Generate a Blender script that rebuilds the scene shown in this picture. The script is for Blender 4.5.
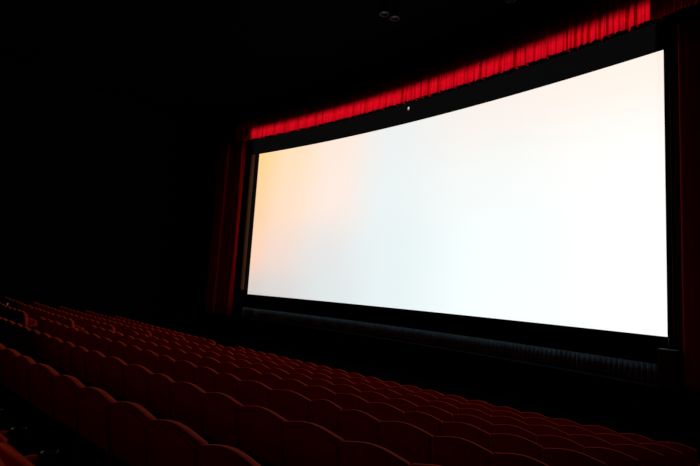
import bpy, bmesh, math, random
from mathutils import Vector, Matrix

for o in list(bpy.data.objects):
    bpy.data.objects.remove(o)
scene = bpy.context.scene
COL = scene.collection
random.seed(7)

# ------------------------------------------------------------------ camera
# Hall frame: X runs along the seat rows, Y towards the screen, Z up.
# z = 0 is the floor under the eighth row from the stage.
cam_data = bpy.data.cameras.new('camera')
cam_data.sensor_width = 36.0
cam_data.lens = 23.935
cam_data.clip_end = 200
cam = bpy.data.objects.new('camera', cam_data)
COL.objects.link(cam)
M = Matrix(((0.76972, 0.02377, 0.63794), (0.63541, -0.12479, -0.76203), (0.06150, 0.99190, -0.11116)))
cam.matrix_world = Matrix.Translation((3.5287, -1.6721, 1.8853)) @ M.to_4x4()
scene.camera = cam

# ------------------------------------------------------------------ world, exposure
w = bpy.data.worlds.new('dark_hall')
scene.world = w
w.use_nodes = True
w.node_tree.nodes['Background'].inputs[0].default_value = (0, 0, 0, 1)
w.node_tree.nodes['Background'].inputs[1].default_value = 0.0
vs = scene.view_settings
vs.view_transform = 'Standard'
vs.look = 'None'
vs.exposure = 0.0
vs.gamma = 1.0
vs.use_curve_mapping = False

SCREEN_GAIN = 1.0
VALANCE_POWER = 24000.0

# screen arc in the hall frame
CX, CY, RS = -12.8194, -53.8386, 68.837
A0, A1 = -0.067125, 0.218277
ZB, ZT = 1.0443, 9.0443


def arc(a, r, z=0.0):
    return Vector((CX + r * math.sin(a), CY + r * math.cos(a), z))


def aim(o, target):
    d = Vector(target) - o.location
    o.rotation_euler = d.to_track_quat('-Z', 'Y').to_euler()


def spot(name, loc, target, power, angle, blend, color, size=0.1):
    l = bpy.data.lights.new(name, 'SPOT')
    l.energy = power
    l.spot_size = angle
    l.spot_blend = blend
    l.color = color
    l.shadow_soft_size = size
    o = bpy.data.objects.new(name, l)
    COL.objects.link(o)
    o.location = loc
    aim(o, target)
    return o


# picture light spilling from the projection booth over the top of the screen
# (the projector's frame: a rectangle a little taller than the screen)
PROJ = Vector((-9.5, -11.9, 9.4))
PT = Vector((-7.8, 14.6, 10.1))
pl = spot('projector_light_offscreen', PROJ, PT, VALANCE_POWER, math.radians(70), 0.05, (1.0, 0.9, 0.85), 0.03)
pl.data.use_nodes = True
nt = pl.data.node_tree
nt.nodes.clear()
nout = nt.nodes.new('ShaderNodeOutputLight')
nem = nt.nodes.new('ShaderNodeEmission')
ntc = nt.nodes.new('ShaderNodeTexCoord')
nsep = nt.nodes.new('ShaderNodeSeparateXYZ')
nt.links.new(ntc.outputs['Normal'], nsep.inputs[0])


def mth(tree, op, a, b=None, clamp=False):
    n = tree.nodes.new('ShaderNodeMath')
    n.operation = op
    n.use_clamp = clamp
    for i, v in enumerate((a, b)):
        if v is None:
            continue
        if isinstance(v, (int, float)):
            n.inputs[i].default_value = v
        else:
            tree.links.new(v, n.inputs[i])
    return n.outputs[0]


def sstep(tree, v, lo, hi):
    n = tree.nodes.new('ShaderNodeMapRange')
    n.interpolation_type = 'SMOOTHSTEP'
    n.inputs['From Min'].default_value = lo
    n.inputs['From Max'].default_value = hi
    n.inputs['To Min'].default_value = 0
    n.inputs['To Max'].default_value = 1
    tree.links.new(v, n.inputs['Value'])
    return n.outputs[0]


nz_ = mth(nt, 'ABSOLUTE', nsep.outputs[2])
sx = mth(nt, 'DIVIDE', nsep.outputs[0], nz_)
sy = mth(nt, 'DIVIDE', nsep.outputs[1], nz_)
# slide edges, measured on the hall itself
bpy.context.view_layer.update()
LM = pl.rotation_euler.to_matrix().to_4x4()
LM.translation = pl.location
LI = LM.inverted()


def slide(p):
    q = LI @ Vector(p)
    return q.x / abs(q.z), q.y / abs(q.z)


RV = RS - 0.3                      # arc on which the valance hangs
xl = slide(arc(A0 - 0.0075, RV, 10.2))[0]
xr = slide(arc(A1 - 0.0035, RV, 10.2))[0]
ytop = slide(arc(0.07, RV, 10.52))[1]
ybot = slide(arc(0.07, RS, ZB))[1]
m1 = sstep(nt, sx, xl - 0.006, xl + 0.010)
m2 = mth(nt, 'SUBTRACT', 1.0, sstep(nt, sx, xr - 0.001, xr + 0.001))
m3 = mth(nt, 'SUBTRACT', 1.0, sstep(nt, sy, ytop - 0.010, ytop + 0.006))
m4 = sstep(nt, sy, ybot - 0.002, ybot + 0.002)
mm = mth(nt, 'MULTIPLY', mth(nt, 'MULTIPLY', m1, m2), mth(nt, 'MULTIPLY', m3, m4))
nt.links.new(mm, nem.inputs['Strength'])
nt.links.new(nem.outputs[0], nout.inputs[0])

# ------------------------------------------------------------------ materials
def mat(name, color, rough=0.8, metal=0.0, sheen=0.0, sheen_tint=None, var=0.0, scale=8.0, bump=0.0, spec=None, sheen_rough=0.4):
    m = bpy.data.materials.new(name)
    m.use_nodes = True
    t = m.node_tree
    b = t.nodes['Principled BSDF']
    b.inputs['Base Color'].default_value = (*color, 1)
    b.inputs['Roughness'].default_value = rough
    b.inputs['Metallic'].default_value = metal
    if spec is not None:
        b.inputs['Specular IOR Level'].default_value = spec
    if sheen:
        b.inputs['Sheen Weight'].default_value = sheen
        b.inputs['Sheen Roughness'].default_value = sheen_rough
        b.inputs['Sheen Tint'].default_value = (*(sheen_tint or color), 1)
    if var or bump:
        tc = t.nodes.new('ShaderNodeTexCoord')
        nz = t.nodes.new('ShaderNodeTexNoise')
        nz.inputs['Scale'].default_value = scale
        nz.inputs['Detail'].default_value = 3
        t.links.new(tc.outputs['Object'], nz.inputs['Vector'])
        if var:
            mx = t.nodes.new('ShaderNodeMix')
            mx.data_type = 'RGBA'
            mx.inputs[6].default_value = (*[c * (1 - var) for c in color], 1)
            mx.inputs[7].default_value = (*[min(1, c * (1 + var)) for c in color], 1)
            t.links.new(nz.outputs['Fac'], mx.inputs[0])
            t.links.new(mx.outputs[2], b.inputs['Base Color'])
        if bump:
            bp = t.nodes.new('ShaderNodeBump')
            bp.inputs['Strength'].default_value = bump
            bp.inputs['Distance'].default_value = 0.01
            t.links.new(nz.outputs['Fac'], bp.inputs['Height'])
            t.links.new(bp.outputs[0], b.inputs['Normal'])
    return m


MT = {
    'seat': mat('seat_velvet', (0.60, 0.032, 0.010), 0.85, sheen=1.0, sheen_tint=(1.0, 0.10, 0.03), var=0.15, scale=14, spec=0.05),
    'piping': mat('seat_piping', (0.45, 0.03, 0.012), 0.7, var=0.1, scale=10, spec=0.2),
    'shell': mat('seat_shell', (0.03, 0.008, 0.006), 0.6, var=0.1, scale=6, spec=0.2),
    'metal': mat('dark_metal', (0.03, 0.03, 0.03), 0.45, 0.8, var=0.1, scale=6),
    'chrome': mat('bright_metal', (0.13, 0.13, 0.12), 0.4, 1.0, var=0.08, scale=30),
    'valance': mat('valance_velvet', (0.80, 0.002, 0.016), 0.9, sheen=0.4, sheen_tint=(1, 0.03, 0.08), var=0.2, scale=5, spec=0.05),
    'curtain': mat('curtain_velvet', (0.50, 0.010, 0.004), 0.9, sheen=0.3, sheen_tint=(1, 0.04, 0.02), var=0.15, scale=4, spec=0.05),
    'leg': mat('brown_leg_cloth', (0.055, 0.022, 0.009), 0.9, var=0.1, scale=4, spec=0.05),
    'mask': mat('black_masking', (0.002, 0.0021, 0.0022), 0.95, var=0.15, scale=3, spec=0.05),
    'skirt': mat('skirt_cloth', (0.20, 0.34, 0.42), 0.9, var=0.15, scale=5, spec=0.1),
    'stage': mat('stage_black', (0.008, 0.008, 0.008), 0.8, var=0.1, scale=3, spec=0.05),
    'wall': mat('black_wall_cloth', (0.006, 0.005, 0.005), 0.95, var=0.2, scale=2, spec=0.02),
    'rear': mat('maroon_wall_cloth', (0.015, 0.005, 0.004), 0.95, var=0.1, scale=2, spec=0.05),
    'ceil': mat('black_ceiling', (0.002, 0.002, 0.002), 0.95, var=0.2, scale=2, spec=0.02),
    'carpet': mat('dark_carpet', (0.003, 0.002, 0.002), 1.0, var=0.3, scale=20, bump=0.4, spec=0.0),
    'box': mat('grey_box_paint', (0.05, 0.055, 0.06), 0.6, var=0.1, scale=6, spec=0.2),
    'speck': mat('white_speck', (0.8, 0.78, 0.74), 0.8, var=0.05, scale=30),
}


def glow(name, color, strength):
    m = bpy.data.materials.new(name)
    m.use_nodes = True
    b = m.node_tree.nodes['Principled BSDF']
    b.inputs['Base Color'].default_value = (0.02, 0.02, 0.02, 1)
    b.inputs['Emission Color'].default_value = (*color, 1)
    b.inputs['Emission Strength'].default_value = strength
    return m


MT['lamp'] = glow('dimmed_lamp', (1.0, 0.35, 0.1), 0.012)


def srgb(r, g, b):
    f = lambda c: (c / 255 / 12.92) if c / 255 <= 0.04045 else ((c / 255 + 0.055) / 1.055) ** 2.4
    return (f(r), f(g), f(b), 1)


def screen_material():
    m = bpy.data.materials.new('projected_picture')
    m.use_nodes = True
    t = m.node_tree
    b = t.nodes['Principled BSDF']
    b.inputs['Base Color'].default_value = (0.05, 0.05, 0.05, 1)
    b.inputs['Roughness'].default_value = 1.0
    b.inputs['Specular IOR Level'].default_value = 0.0
    uv = t.nodes.new('ShaderNodeUVMap')
    uv.uv_map = 'picture'
    sep = t.nodes.new('ShaderNodeSeparateXYZ')
    t.links.new(uv.outputs[0], sep.inputs[0])

    def ramp(stops):
        r = t.nodes.new('ShaderNodeValToRGB')
        r.color_ramp.interpolation = 'EASE'
        e = r.color_ramp.elements
        while len(e) < len(stops):
            e.new(0.5)
        for i, (p, c) in enumerate(stops):
            e[i].position = p
            e[i].color = srgb(*c)
        t.links.new(sep.outputs[0], r.inputs[0])
        return r.outputs[0]
    top = ramp([(0, (254, 210, 142)), (0.14, (254, 222, 186)), (0.30, (252, 230, 216)), (0.48, (234, 238, 238)), (0.70, (246, 238, 232)), (1, (255, 241, 230))])
    mid = ramp([(0, (254, 208, 160)), (0.12, (255, 222, 194)), (0.30, (250, 232, 222)), (0.46, (232, 240, 241)), (0.70, (243, 247, 246)), (1, (255, 254, 252))])
    low = ramp([(0, (252, 208, 182)), (0.10, (240, 216, 204)), (0.26, (226, 226, 226)), (0.48, (228, 240, 242)), (0.75, (244, 254, 254)), (1, (255, 255, 255))])
    bot = ramp([(0, (214, 206, 200)), (0.12, (216, 214, 213)), (0.30, (220, 228, 229)), (0.48, (228, 240, 242)), (0.75, (246, 255, 255)), (1, (255, 255, 255))])

    def mix(a, c, f):
        n = t.nodes.new('ShaderNodeMix')
        n.data_type = 'RGBA'
        t.links.new(f, n.inputs[0])
        t.links.new(a, n.inputs[6])
        t.links.new(c, n.inputs[7])
        return n.outputs[2]
    v = sep.outputs[1]
    c = mix(bot, low, sstep(t, v, 0.02, 0.30))
    c = mix(c, mid, sstep(t, v, 0.25, 0.65))
    c = mix(c, top, sstep(t, v, 0.60, 1.0))
    t.links.new(c, b.inputs['Emission Color'])
    b.inputs['Emission Strength'].default_value = SCREEN_GAIN
    return m


MT['screen'] = screen_material()


# ------------------------------------------------------------------ helpers
def mesh_from(name, verts, faces, smooth=True):
    me = bpy.data.meshes.new(name)
    me.from_pydata([tuple(v) for v in verts], [], faces)
    me.update()
    bm = bmesh.new()
    bm.from_mesh(me)
    bmesh.ops.recalc_face_normals(bm, faces=bm.faces)
    bm.to_mesh(me)
    bm.free()
    if smooth:
        for p in me.polygons:
            p.use_smooth = True
    return me


def obj(name, me, material, parent=None):
    if material is not None and not me.materials:
        me.materials.append(material)
    o = bpy.data.objects.new(name, me)
    COL.objects.link(o)
    o.parent = parent
    return o


def empty(name, loc, rz=0.0):
    o = bpy.data.objects.new(name, None)
    o.empty_display_size = 0.2
    o.location = loc
    o.rotation_euler = (0, 0, rz)
    COL.objects.link(o)
    return o


def tag(o, label=None, cat=None, group=None, kind=None):
    if label:
        o['label'] = label
    if cat:
        o['category'] = cat
    if group:
        o['group'] = group
    if kind:
        o['kind'] = kind
    return o


def box_data(x0, x1, y0, y1, z0, z1):
    v = [(x, y, z) for z in (z0, z1) for y in (y0, y1) for x in (x0, x1)]
    f = [(0, 1, 3, 2), (4, 6, 7, 5), (0, 4, 5, 1), (2, 3, 7, 6), (0, 2, 6, 4), (1, 5, 7, 3)]
    return v, f


def box(name, x0, x1, y0, y1, z0, z1, material, parent=None, bevel=0.0):
    me = mesh_from(name, *box_data(x0, x1, y0, y1, z0, z1), smooth=False)
    if bevel:
        bm = bmesh.new()
        bm.from_mesh(me)
        bmesh.ops.bevel(bm, geom=bm.edges[:], offset=bevel, segments=2, affect='EDGES', profile=0.6)
        bm.to_mesh(me)
        bm.free()
    return obj(name, me, material, parent)


def tube_data(path, rad, sides=6, closed=False):
    vs, fs = [], []
    n = len(path)
    for i, p in enumerate(path):
        a = path[i - 1] if (i > 0 or closed) else path[i]
        c = path[(i + 1) % n] if (i < n - 1 or closed) else path[i]
        d = (Vector(c) - Vector(a)).normalized()
        up = Vector((0, 0, 1)) if abs(d.z) < 0.9 else Vector((0, 1, 0))
        s = d.cross(up).normalized()
        q = s.cross(d)
        for k in range(sides):
            t = 2 * math.pi * k / sides
            vs.append(Vector(p) + rad * (math.cos(t) * s + math.sin(t) * q))
    m = n if closed else n - 1
    for i in range(m):
        j = (i + 1) % n
        for k in range(sides):
            l = (k + 1) % sides
            fs.append((i * sides + k, i * sides + l, j * sides + l, j * sides + k))
    if not closed:
        fs.append(tuple(range(sides)))
        fs.append(tuple(range((n - 1) * sides, n * sides)))
    return vs, fs


def lathe_data(profile, n=16, center=(0, 0, 0)):
    vs, fs = [], []
    for r, z in profile:
        for k in range(n):
            t = 2 * math.pi * k / n
            vs.append((center[0] + r * math.cos(t), center[1] + r * math.sin(t), center[2] + z))
    for i in range(len(profile) - 1):
        for k in range(n):
            l = (k + 1) % n
            fs.append((i * n + k, i * n + l, (i + 1) * n + l, (i + 1) * n + k))
    return vs, fs


def arc_panel(name, a0, a1, r0, r1, z0, z1, material, n=48, parent=None, smooth=True):
    """closed curved slab between two radii; r0 is the audience side"""
    vs, fs = [], []
    for i in range(n + 1):
        a = a0 + (a1 - a0) * i / n
        vs += [arc(a, r0, z0), arc(a, r0, z1), arc(a, r1, z1), arc(a, r1, z0)]
    for i in range(n):
        b, c = 4 * i, 4 * (i + 1)
        for k in range(4):
            l = (k + 1) % 4
            fs.append((b + k, c + k, c + l, b + l))
    fs.append((0, 1, 2, 3))
    fs.append((4 * n, 4 * n + 1, 4 * n + 2, 4 * n + 3))
    me = mesh_from(name, vs, fs, smooth=False)
    return obj(name, me, material, parent)


def arc_cloth(name, a0, a1, r, z0, z1, nu, nz, depth, material, hem=None, thick=0.02, parent=None):
    """hanging cloth on the arc; depth(s, t) in metres towards the audience, s along the arc, t 0..1 up"""
    vs, fs = [], []
    L = (a1 - a0) * r
    for back in (0, 1):
        for j in range(nz + 1):
            t = j / nz
            for i in range(nu + 1):
                a = a0 + (a1 - a0) * i / nu
                s = L * i / nu
                zz = z0 + (z1 - z0) * t
                if hem:
                    zz += hem(s) * (1 - t)
                vs.append(arc(a, r - depth(s, t) + back * thick, zz))
    W = nu + 1
    N = W * (nz + 1)
    for back in (0, 1):
        for j in range(nz):
            for i in range(nu):
                q = [back * N + j * W + i, back * N + j * W + i + 1, back * N + (j + 1) * W + i + 1, back * N + (j + 1) * W + i]
                fs.append(tuple(q if not back else q[::-1]))
    for i in range(nu):
        fs.append((i, N + i, N + i + 1, i + 1))
        fs.append((nz * W + i, nz * W + i + 1, N + nz * W + i + 1, N + nz * W + i))
    for j in range(nz):
        fs.append((j * W, (j + 1) * W, N + (j + 1) * W, N + j * W))
        fs.append((j * W + nu, N + j * W + nu, N + (j + 1) * W + nu, (j + 1) * W + nu))
    return obj(name, mesh_from(name, vs, fs), material, parent)


# ------------------------------------------------------------------ room
PITCH, RISE = 1.1209, 0.1886
ROWR = 178.57                       # the rows are very gently curved
XL, XR, YB, YF, ZC = -25.0, 6.2, -12.6, 16.4, 12.2
FRONT_Z = -7 * RISE


def row_point(u, y):
    rk = ROWR - y
    th = u / rk
    return rk * math.sin(th), ROWR - rk * math.cos(th), th


def make_floor():
    prof = []
    k = -10
    prof.append((-14.0, -k * RISE))
    while k < 7:
        edge = k * PITCH + 0.62          # riser just ahead of each row's own tread
        prof.append((edge, -k * RISE))
        prof.append((edge, -(k + 1) * RISE))
        k += 1
    prof.append((22.0, FRONT_Z))
    nu = 16
    vs, fs = [], []
    for y, z in prof:
        for i in range(nu + 1):
            u = -28 + 37 * i / nu
            x, yy, th = row_point(u, y)
            x = max(XL - 0.05, min(XR + 0.05, x))
            yy = max(YB - 0.05, min(YF + 0.05, yy))
            vs.append((x, yy, z))
    W = nu + 1
    for j in range(len(prof) - 1):
        for i in range(nu):
            fs.append((j * W + i, j * W + i + 1, (j + 1) * W + i + 1, (j + 1) * W + i))
    # underside, so that the floor is solid
    base = len(vs)
    for y, z in ((YB - 0.05, -1.9), (YF + 0.05, -1.9)):
        for x in (XL - 0.05, XR + 0.05):
            vs.append((x, y, z))
    fs.append((base, base + 1, base + 3, base + 2))
    me = mesh_from('floor', vs, fs, smooth=False)
    me.flip_normals() if me.polygons[0].normal.z < 0 else None
    o = obj('floor', me, MT['carpet'])
    tag(o, 'dark carpeted floor stepping down under the seat rows', 'floor', kind='structure')


make_floor()
T = 0.2
for nm, a, m, lab, cat in (
    ('wall_left', (XL - T, XL, YB - T, YF + T, -1.9, ZC), 'wall', 'black side wall beyond the seating blocks', 'wall'),
    ('wall_right', (XR, XR + T, YB - T, YF + T, -1.9, ZC), 'wall', 'black side wall beside the side aisle', 'wall'),
    ('wall_rear', (XL - T, XR + T, YB - T, YB, -1.9, ZC), 'rear', 'maroon rear wall facing the screen', 'wall'),
    ('wall_front', (XL - T, XR + T, YF, YF + T, -1.9, ZC), 'wall', 'black wall behind the screen', 'wall'),
    ('ceiling', (XL - T, XR + T, YB - T, YF + T, ZC, ZC + T), 'ceil', 'black ceiling above the seats and screen', 'ceiling'),
):
    tag(box(nm, *a, MT[m]), lab, cat, kind='structure')

st = arc_panel('stage', A0 - 0.075, A1 + 0.047, RS - 0.65, RS + 1.2, FRONT_Z - 0.02, -0.20, MT['stage'])
tag(st, 'low black stage front under the screen', 'stage', kind='structure')
hd = arc_panel('trim_1', A0 - 0.075, A1 + 0.045, RS - 0.05, RS + 0.5, 10.35, ZC + 0.05, MT['mask'])
tag(hd, 'black header above the red valance', 'trim', kind='structure')

# ------------------------------------------------------------------ screen and masking
def make_screen():
    n = 64
    vs, fs = [], []
    for i in range(n + 1):
        a = A0 + (A1 - A0) * i / n
        vs += [arc(a, RS, ZB), arc(a, RS, ZT), arc(a, RS + 0.03, ZT), arc(a, RS + 0.03, ZB)]
    for i in range(n):
        b, c = 4 * i, 4 * (i + 1)
        for k in range(4):
            l = (k + 1) % 4
            fs.append((b + k, c + k, c + l, b + l))
    fs += [(0, 1, 2, 3), (4 * n, 4 * n + 1, 4 * n + 2, 4 * n + 3)]
    me = mesh_from('cinema_screen', vs, fs, smooth=False)
    uvl = me.uv_layers.new(name='picture')
    for p in me.polygons:
        for li in p.loop_indices:
            v = me.vertices[me.loops[li].vertex_index].co
            a = math.atan2(v.x - CX, v.y - CY)
            uvl.data[li].uv = ((a - A0) / (A1 - A0), (v.z - ZB) / (ZT - ZB))
    me.materials.append(MT['screen'])
    me.materials.append(MT['mask'])
    for p in me.polygons:
        cx = p.center.x - CX
        cy = p.center.y - CY
        if math.hypot(cx, cy) > RS + 0.002 or abs(p.normal.z) > 0.5:
            p.material_index = 1
    o = obj('cinema_screen', me, None)
    tag(o, 'huge curved white cinema screen with a peach tint at its far end', 'screen')


make_screen()
g = 0.25 / RS
tag(arc_panel('screen_masking', A0 - 0.018, A1 + 0.018, RS - 0.03, RS - 0.005, ZT, 10.6, MT['mask']),
    'black masking band between the screen top and the red valance', 'masking')
tag(arc_panel('screen_masking', A0 - 0.018, A1 + 0.018, RS - 0.03, RS - 0.005, 0.26, ZB, MT['mask']),
    'black masking band under the screen, above the pleated skirt', 'masking')
tag(arc_panel('screen_masking', A0 - g, A0, RS - 0.03, RS - 0.005, ZB, ZT, MT['mask'], n=2),
    'narrow black masking strip at the peach-tinted end of the screen', 'masking')
tag(arc_panel('screen_masking', A1, A1 + g * 0.5, RS - 0.03, RS - 0.005, ZB, ZT, MT['mask'], n=2),
    'narrow black masking strip at the white end of the screen', 'masking')


def fold_fn(seed, period, amp, n=5):
    rnd = random.Random(seed)
    terms = [(period * rnd.uniform(0.55, 1.8), rnd.uniform(0, 6.28), rnd.uniform(0.4, 1)) for _ in range(n)]
    tot = sum(t[2] for t in terms)

    def f(s):
        return amp * sum(wt * math.sin(6.2832 * s / p + ph) for p, ph, wt in terms) / tot * 1.6
    return f


# brown masking legs beside the screen
for a0, a1, lab in ((A0 - 0.0085, A0 - 0.0035, 'dark brown cloth leg between the screen and the far curtain'),
                    (A1 + 0.0022, A1 + 0.0070, 'dark brown cloth leg between the screen and the near side curtain')):
    f = fold_fn(3 if a0 < 0 else 4, 0.16, 0.02)
    c = arc_cloth('masking_leg', a0, a1, RS - 0.10, -0.195, 9.02, 24, 6, lambda s, t, f=f: f(s), MT['leg'])
    tag(c, lab, 'curtain')

# side curtains
fl = fold_fn(11, 0.36, 0.17)
fl2 = fold_fn(12, 0.17, 0.04)
c = arc_cloth('side_curtain', A0 - 0.0475, A0 - 0.0124, RS - 0.30, -0.195, 9.86, 240, 12,
              lambda s, t: fl(s + 0.03 * math.sin(5 * t + s)) + fl2(s), MT['curtain'])
tag(c, 'dim red pleated curtain at the far end of the screen', 'curtain')
fr = fold_fn(21, 0.75, 0.07)
fr2 = fold_fn(22, 0.2, 0.015)
c = arc_cloth('side_curtain', A1 + 0.0064, A1 + 0.044, RS - 0.30, -0.195, 9.50, 200, 12,
              lambda s, t: fr(s + 0.02 * math.sin(4 * t + s)) + fr2(s), MT['curtain'])
tag(c, 'red pleated curtain at the white end of the screen, beside the right wall', 'curtain')

# valance: fine gathers, deeper gaps every so often
rv = random.Random(5)
vf = fold_fn(31, 0.15, 0.06, 7)
vf2 = fold_fn(32, 0.55, 0.03, 4)
gaps = []
s_ = 0.2
while s_ < 30:
    gaps.append((s_, rv.uniform(0.015, 0.035), rv.uniform(0.12, 0.35)))
    s_ += rv.choice((rv.uniform(0.12, 0.3), rv.uniform(0.3, 0.9)))
gaps_sorted = sorted(gaps)


def vdepth(s, t):
    d = vf(s) * (1.0 - 0.3 * t) + vf2(s)
    for gs, gw, gd in gaps_sorted:
        if abs(gs - s) < 4 * gw:
            d -= gd * math.exp(-((s - gs) / gw) ** 2)
    return max(d, -0.2)


vh = fold_fn(33, 0.5, 0.010, 5)
c = arc_cloth('valance', A0 - 0.026, A1 + 0.044, RV, 9.915, 11.15, 4800, 3, vdepth, MT['valance'], hem=lambda s: vh(s))
tag(c, 'long bright red gathered valance hanging above the curved screen', 'valance')

# pleated skirt under the screen
sk = fold_fn(41, 0.9, 0.02, 3)
c = arc_cloth('stage_skirt', A0 - 0.002, A1 - 0.003, RS - 0.06, -0.198, 0.31, 2160, 2,
              lambda s, t: 0.13 * abs(math.sin(3.1416 * s / 0.145)) ** 0.9 + sk(s), MT['skirt'])
tag(c, 'grey pleated skirt along the stage edge under the screen', 'skirt')

# dark grey box at the end of the skirt, with a thin rod
p = arc(A1 + 0.0022, RS - 0.42, -0.20)
bx = empty('stage_box', p, -A1)
box('body', -0.21, 0.21, -0.16, 0.16, 0.0, 0.96, MT['box'], bx, 0.02)
box('front_grille', -0.18, 0.18, -0.172, -0.158, 0.05, 0.91, MT['box'], bx, 0.004)
v, f = tube_data([(0.02, -0.02, 0.94), (0.02, -0.02, 1.24)], 0.018, 8)
obj('rod', mesh_from('rod', v, f), MT['box'], bx)
tag(bx, 'dark grey upright box at the end of the pleated skirt', 'box')

# little metal hook that catches the light on the upper masking
hk_a = None
best = 1e9
for i in range(400):
    a = A0 + (A1 - A0) * i / 399
    q = cam.matrix_world.inverted() @ arc(a, RS - 0.06, 9.62)
    x = 350 + 465.41 * q.x / -q.z
    if abs(x - 408.5) < best:
        best = abs(x - 408.5)
        hk_a = a
hk = empty('metal_hook', arc(hk_a, RS - 0.046, 9.54), -hk_a)
v, f = box_data(-0.04, 0.04, -0.02, 0.012, 0.08, 0.20)
obj('plate', mesh_from('plate', v, f, False), MT['speck'], hk)
path = [(0.02 * math.sin(t) - 0.0, -0.03, 0.04 - 0.035 * math.cos(t)) for t in [i * 0.5 for i in range(0, 10)]] + [(0, -0.015, 0.10)]
v, f = tube_data(path, 0.014, 6)
obj('hook', mesh_from('hook', v, f), MT['chrome'], hk)
tag(hk, 'small pale metal hook on the black band above the screen', 'hook')


# ------------------------------------------------------------------ ceiling fixtures
def can_light(name, loc, label, lit=True, target=None, r=0.16, group=None):
    root = empty(name, loc)
    if target is not None:
        d = Vector(target) - Vector(loc)
        root.rotation_euler = (-d).to_track_quat('Z', 'Y').to_euler()
    prof = [(0.02, 0.34), (r * 0.7, 0.33), (r * 0.95, 0.26), (r, 0.0), (r * 1.12, -0.01), (r * 1.12, -0.03), (r * 0.93, -0.03), (r * 0.9, 0.02), (r * 0.85, 0.16)]
    v, f = lathe_data(prof, 18)
    obj('housing', mesh_from('housing', v, f), MT['metal'], root)
    v, f = lathe_data([(0.002, 0.06), (r * 0.5, 0.055), (r * 0.88, 0.05)], 18)
    obj('lens', mesh_from('lens', v, f), MT['lamp'] if lit else MT['metal'], root)
    up = root.rotation_euler.to_matrix().inverted() @ Vector((0, 0, 1))
    L = ZC - loc[2]
    v, f = tube_data([Vector((0, 0, 0.25)), up * max(L + 0.03, 0.36)], 0.025, 6)
    obj('stem', mesh_from('stem', v, f), MT['metal'], root)
    tag(root, label, 'light', group)
    return root


can_light('ceiling_light', (-6.1, 11.0, 11.75), 'dimmed amber ceiling light, the one of the pair farther from the valance')
can_light('ceiling_light', (-5.85, 11.3, 11.65), 'dimmed amber ceiling light, the one of the pair nearer the valance')
can_light('ceiling_light', (-2.1, 12.7, 11.75), 'single dimmed ceiling light close above the red valance')
# ------------------------------------------------------------------ seats
SW = 0.56      # modelled width of one seat
TOPZ = 0.947   # height of the seat tops where two seats meet


def back_outline(halfw, z0, zs, crest, n_top=14, inset=0.0):
    """front elevation of the backrest: straight sides, arched top"""
    pts = [(-halfw + inset, z0 + inset), (halfw - inset, z0 + inset)]
    for i in range(n_top + 1):
        t = i / n_top
        x = math.cos(math.pi * t)              # +1 .. -1
        xx = (halfw - inset) * (abs(x) ** 0.82) * (1 if x >= 0 else -1)
        rise = (0.5 + 0.5 * math.cos(math.pi * xx / halfw)) ** 0.7
        zz = zs + crest * rise - inset
        ed = abs(xx) / halfw
        if ed > 0.9:                           # tight corner rounding
            zz -= 0.014 * ((ed - 0.9) / 0.1) ** 2
        pts.append((xx, zz))
    return pts


def lean(z):
    return 0.17 * (TOPZ - z)                   # the back leans away from the screen


def make_back_mesh():
    layers = [(-0.006, 0.030), (0.000, 0.012), (0.010, 0.002), (0.024, 0.0), (0.050, 0.004), (0.078, 0.014), (0.098, 0.034), (0.108, 0.066)]
    vs, fs = [], []
    n = None
    for d, ins in layers:
        o = back_outline(0.277, 0.34, TOPZ, 0.047, inset=ins)
        n = len(o)
        for x, z in o:
            vs.append((x, d - 0.03 + lean(z), z))
    for j in range(len(layers) - 1):
        for i in range(n):
            k = (i + 1) % n
            fs.append((j * n + i, j * n + k, (j + 1) * n + k, (j + 1) * n + i))
    fs.append(tuple(range(n)))
    fs.append(tuple(range((len(layers) - 1) * n, len(layers) * n)))
    return mesh_from('backrest', vs, fs)


def make_piping_mesh():
    o = back_outline(0.262, 0.36, TOPZ - 0.035, 0.047)[1:]
    path = [(x, -0.037 + lean(z), z) for x, z in o]
    v, f = tube_data(path, 0.006, 5)
    return mesh_from('piping', v, f)


def make_shell_mesh():
    o = [(-0.245, 0.30), (0.245, 0.30), (0.245, 0.52), (0.20, 0.56), (-0.20, 0.56), (-0.245, 0.52)]
    vs = [(x, -0.052 + lean(z), z) for x, z in o] + [(x, -0.030 + lean(z), z) for x, z in o]
    n = len(o)
    fs = [tuple(range(n)), tuple(range(n, 2 * n))] + [(i, (i + 1) % n, n + (i + 1) % n, n + i) for i in range(n)]
    return mesh_from('kick_panel', vs, fs, False)


def make_cushion_mesh():
    # pivot at origin, pad runs along +Y
    vs, fs = [], []
    prof = []
    for j in range(14):
        t = j / 14 * 2 * math.pi
        cx, sx_ = math.cos(t), math.sin(t)
        yy = 0.22 + 0.22 * math.copysign(abs(cx) ** 0.45, cx)
        zz = 0.06 * math.copysign(abs(sx_) ** 0.6, sx_) + (0.012 if sx_ > 0 else 0)
        prof.append((yy, zz))
    xs = [(-0.235, 0.86), (-0.225, 0.95), (-0.2, 1.0), (0.2, 1.0), (0.225, 0.95), (0.235, 0.86)]
    n = len(prof)
    for x, s in xs:
        for y, z in prof:
            vs.append((x, 0.22 + (y - 0.22) * s, z * s))
    for j in range(len(xs) - 1):
        for i in range(n):
            k = (i + 1) % n
            fs.append((j * n + i, j * n + k, (j + 1) * n + k, (j + 1) * n + i))
    fs.append(tuple(range(n)))
    fs.append(tuple(range((len(xs) - 1) * n, len(xs) * n)))
    return mesh_from('seat_cushion', vs, fs)


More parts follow.
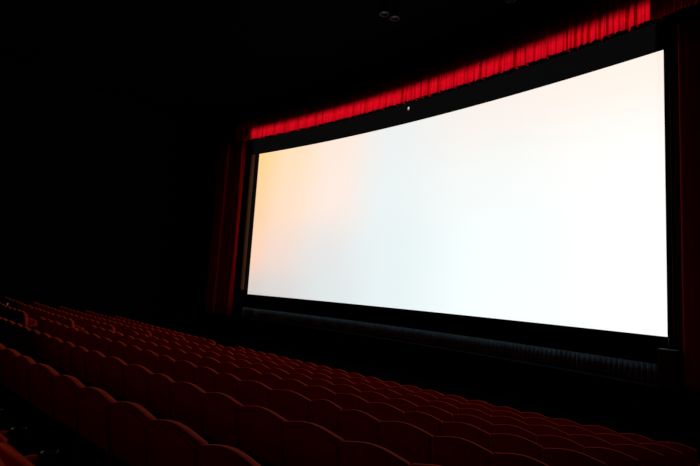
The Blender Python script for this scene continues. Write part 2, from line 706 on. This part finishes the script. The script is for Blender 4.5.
def make_arm_mesh():
    vs, fs = [], []
    ys = [(0.04, 0.8), (0.06, 1.0), (0.36, 1.0), (0.48, 0.95), (0.51, 0.75)]
    sec = [(math.cos(i * math.pi / 4 + 0.39), math.sin(i * math.pi / 4 + 0.39)) for i in range(8)]
    for y, s in ys:
        for cx, cz in sec:
            vs.append((0.030 * s * cx * 1.05, y, 0.605 + 0.026 * s * cz * 1.05))
    n = 8
    for j in range(len(ys) - 1):
        for i in range(n):
            k = (i + 1) % n
            fs.append((j * n + i, j * n + k, (j + 1) * n + k, (j + 1) * n + i))
    fs.append(tuple(range(n)))
    fs.append(tuple(range((len(ys) - 1) * n, len(ys) * n)))
    return mesh_from('armrest', vs, fs)


def make_cup_mesh():
    prof = [(0.028, -0.07), (0.040, -0.065), (0.043, 0.02), (0.048, 0.026), (0.044, 0.028), (0.039, 0.018), (0.036, -0.055), (0.002, -0.06)]
    v, f = lathe_data(prof, 14, (0, 0.556, 0.605))
    return mesh_from('cup_holder', v, f)


def make_standard_mesh():
    # upright side panel and foot plate under each armrest
    o = [(0.02, 0.0), (0.34, 0.0), (0.34, 0.02), (0.25, 0.05), (0.27, 0.30), (0.46, 0.55), (0.46, 0.585), (0.03, 0.585), (0.08, 0.34), (0.08, 0.05), (0.02, 0.02)]
    n = len(o)
    vs = [(-0.014, y, z) for y, z in o] + [(0.014, y, z) for y, z in o]
    fs = [tuple(range(n)), tuple(range(n, 2 * n))] + [(i, (i + 1) % n, n + (i + 1) % n, n + i) for i in range(n)]
    return mesh_from('arm_standard', vs, fs, False)


ME = {
    'backrest': (make_back_mesh(), 'seat'), 'piping': (make_piping_mesh(), 'piping'), 'kick_panel': (make_shell_mesh(), 'shell'),
    'seat_cushion': (make_cushion_mesh(), 'seat'), 'armrest': (make_arm_mesh(), 'seat'), 'cup_holder': (make_cup_mesh(), 'chrome'),
    'arm_standard': (make_standard_mesh(), 'metal'),
}
for me, mk in ME.values():
    me.materials.append(MT[mk])


def part(kind, parent, loc=(0, 0, 0), rot=(0, 0, 0)):
    o = bpy.data.objects.new(kind, ME[kind][0])
    COL.objects.link(o)
    o.parent = parent
    o.location = loc
    o.rotation_euler = rot
    return o


ORD = ['zeroth', 'first', 'second', 'third', 'fourth', 'fifth', 'sixth', 'seventh', 'eighth', 'ninth', 'tenth', 'eleventh', 'twelfth',
       'thirteenth', 'fourteenth', 'fifteenth', 'sixteenth', 'seventeenth', 'eighteenth', 'nineteenth', 'twentieth',
       'twenty-first', 'twenty-second', 'twenty-third', 'twenty-fourth', 'twenty-fifth']
rs = random.Random(9)


def cinema_chair(k, ul, ur, label, group, near, last):
    uc = 0.5 * (ul + ur)
    yoff = {0: -0.024, 1: -0.051, 2: 0.036, 3: 0.037}.get(k, 0.0)
    x, y, th = row_point(uc, k * PITCH + yoff)
    root = empty('cinema_chair', (x, y, -k * RISE), th)
    root.scale = ((ur - ul) / SW, 1, 1)
    tilt = rs.gauss(0, 0.008)
    dz = rs.gauss(0, 0.004) - (0.02 if k == 0 else 0.0)
    b = part('backrest', root, (0, 0, dz), (tilt, 0, 0))
    if near:
        part('piping', b)
    part('kick_panel', root, (0, 0, 0))
    part('seat_cushion', root, (0, 0.17, 0.33), (math.radians(rs.uniform(66, 74)), 0, 0))
    for sx_ in ((-1, 1) if last else (-1,)):
        part('arm_standard', root, (sx_ * (SW / 2 - 0.032), 0, 0))
        ar = part('armrest', root, (sx_ * (SW / 2 - 0.032), 0, 0))
        if near:
            part('cup_holder', ar)
    tag(root, label, 'chair', group)
    return root


def fill(a, b):
    """joints from a to b at about one seat width"""
    n = max(1, round(abs(b - a) / SW))
    return [a + (b - a) * i / n for i in range(n + 1)]


MEAS = {
    -1: [-0.72, -0.16, 0.40, 0.96, 1.52, 2.08],
    0: [-2.29, -1.81, -1.15, -0.61, -0.03, 0.52, 1.12, 1.66, 2.22],
    1: [-5.42, -4.88, -4.33, -3.86, -3.33, -2.80, -2.18, -1.56, -1.08, -0.48, 0.08, 0.67, 1.27, 1.85, 2.40],
    2: [-6.02, -5.47, -4.87, -4.32, -3.68, -3.15, -2.56, -2.02, -1.50, -0.88, -0.20, 0.23, 0.76, 1.35, 1.91, 2.45],
    3: [-3.59, -3.03, -2.42, -1.91, -1.37, -0.80, -0.25, 0.33, 0.85, 1.43, 1.98, 2.55],
    4: [-0.64, -0.13, 0.44, 1.01, 1.57, 2.11, 2.66],
}
AISLE_R = {-1: -3.0, 0: -5.1, 1: -10.2, 2: -10.2, 3: -9.85, 4: -9.7, 5: -9.55, 6: -9.4, 7: -9.3}
AISLE_L = {2: -11.5, 3: -11.25, 4: -11.0, 5: -10.85, 6: -10.7, 7: -10.6}
LEFT_END = {2: -17.6, 3: -22.1, 4: -21.7, 5: -21.6, 6: -21.5, 7: -20.5}
RIGHT_END = {5: 2.77, 6: 2.88, 7: 2.99}

for k in range(-1, 8):
    rowno = 8 - k
    rowname = 'front row' if rowno == 1 else ORD[rowno] + ' row from the stage'
    if k in MEAS:
        js = fill(AISLE_R[k], MEAS[k][0])[:-1] + MEAS[k]
    else:
        js = fill(AISLE_R[k], RIGHT_END[k])
    for i in range(len(js) - 1):
        if k >= 2:
            label = 'red cinema chair between the aisles, %s from centre aisle, %s' % (ORD[i + 1], rowname)
        else:
            label = 'red cinema chair in the %s, between the aisles' % rowname
        cinema_chair(k, js[i], js[i + 1], label, 'seats between the aisles, ' + rowname, k <= 3, i == len(js) - 2)
    if k in AISLE_L:
        js = fill(AISLE_L[k], LEFT_END[k])
        for i in range(len(js) - 1):
            label = 'red cinema chair past the centre aisle, %s from that aisle, %s' % (ORD[i + 1], rowname)
            cinema_chair(k, js[i + 1], js[i], label, 'seats past the centre aisle, ' + rowname, False, i == 0)

# a small unidentified pale speck on top of a seat past the aisle
bm = bmesh.new()
bmesh.ops.create_icosphere(bm, subdivisions=2, radius=0.035)
for vv in bm.verts:
    vv.co *= rs.uniform(0.75, 1.2)
me = bpy.data.meshes.new('pale_speck')
bm.to_mesh(me)
bm.free()
ps = obj('pale_speck', me, MT['speck'])
x, y, th = row_point(-14.05, 2 * PITCH + 0.04)
ps.location = (x, y + 0.03, -2 * RISE + TOPZ + 0.075)
tag(ps, 'small uneven pale speck on top of a seat back past the aisle', 'speck')
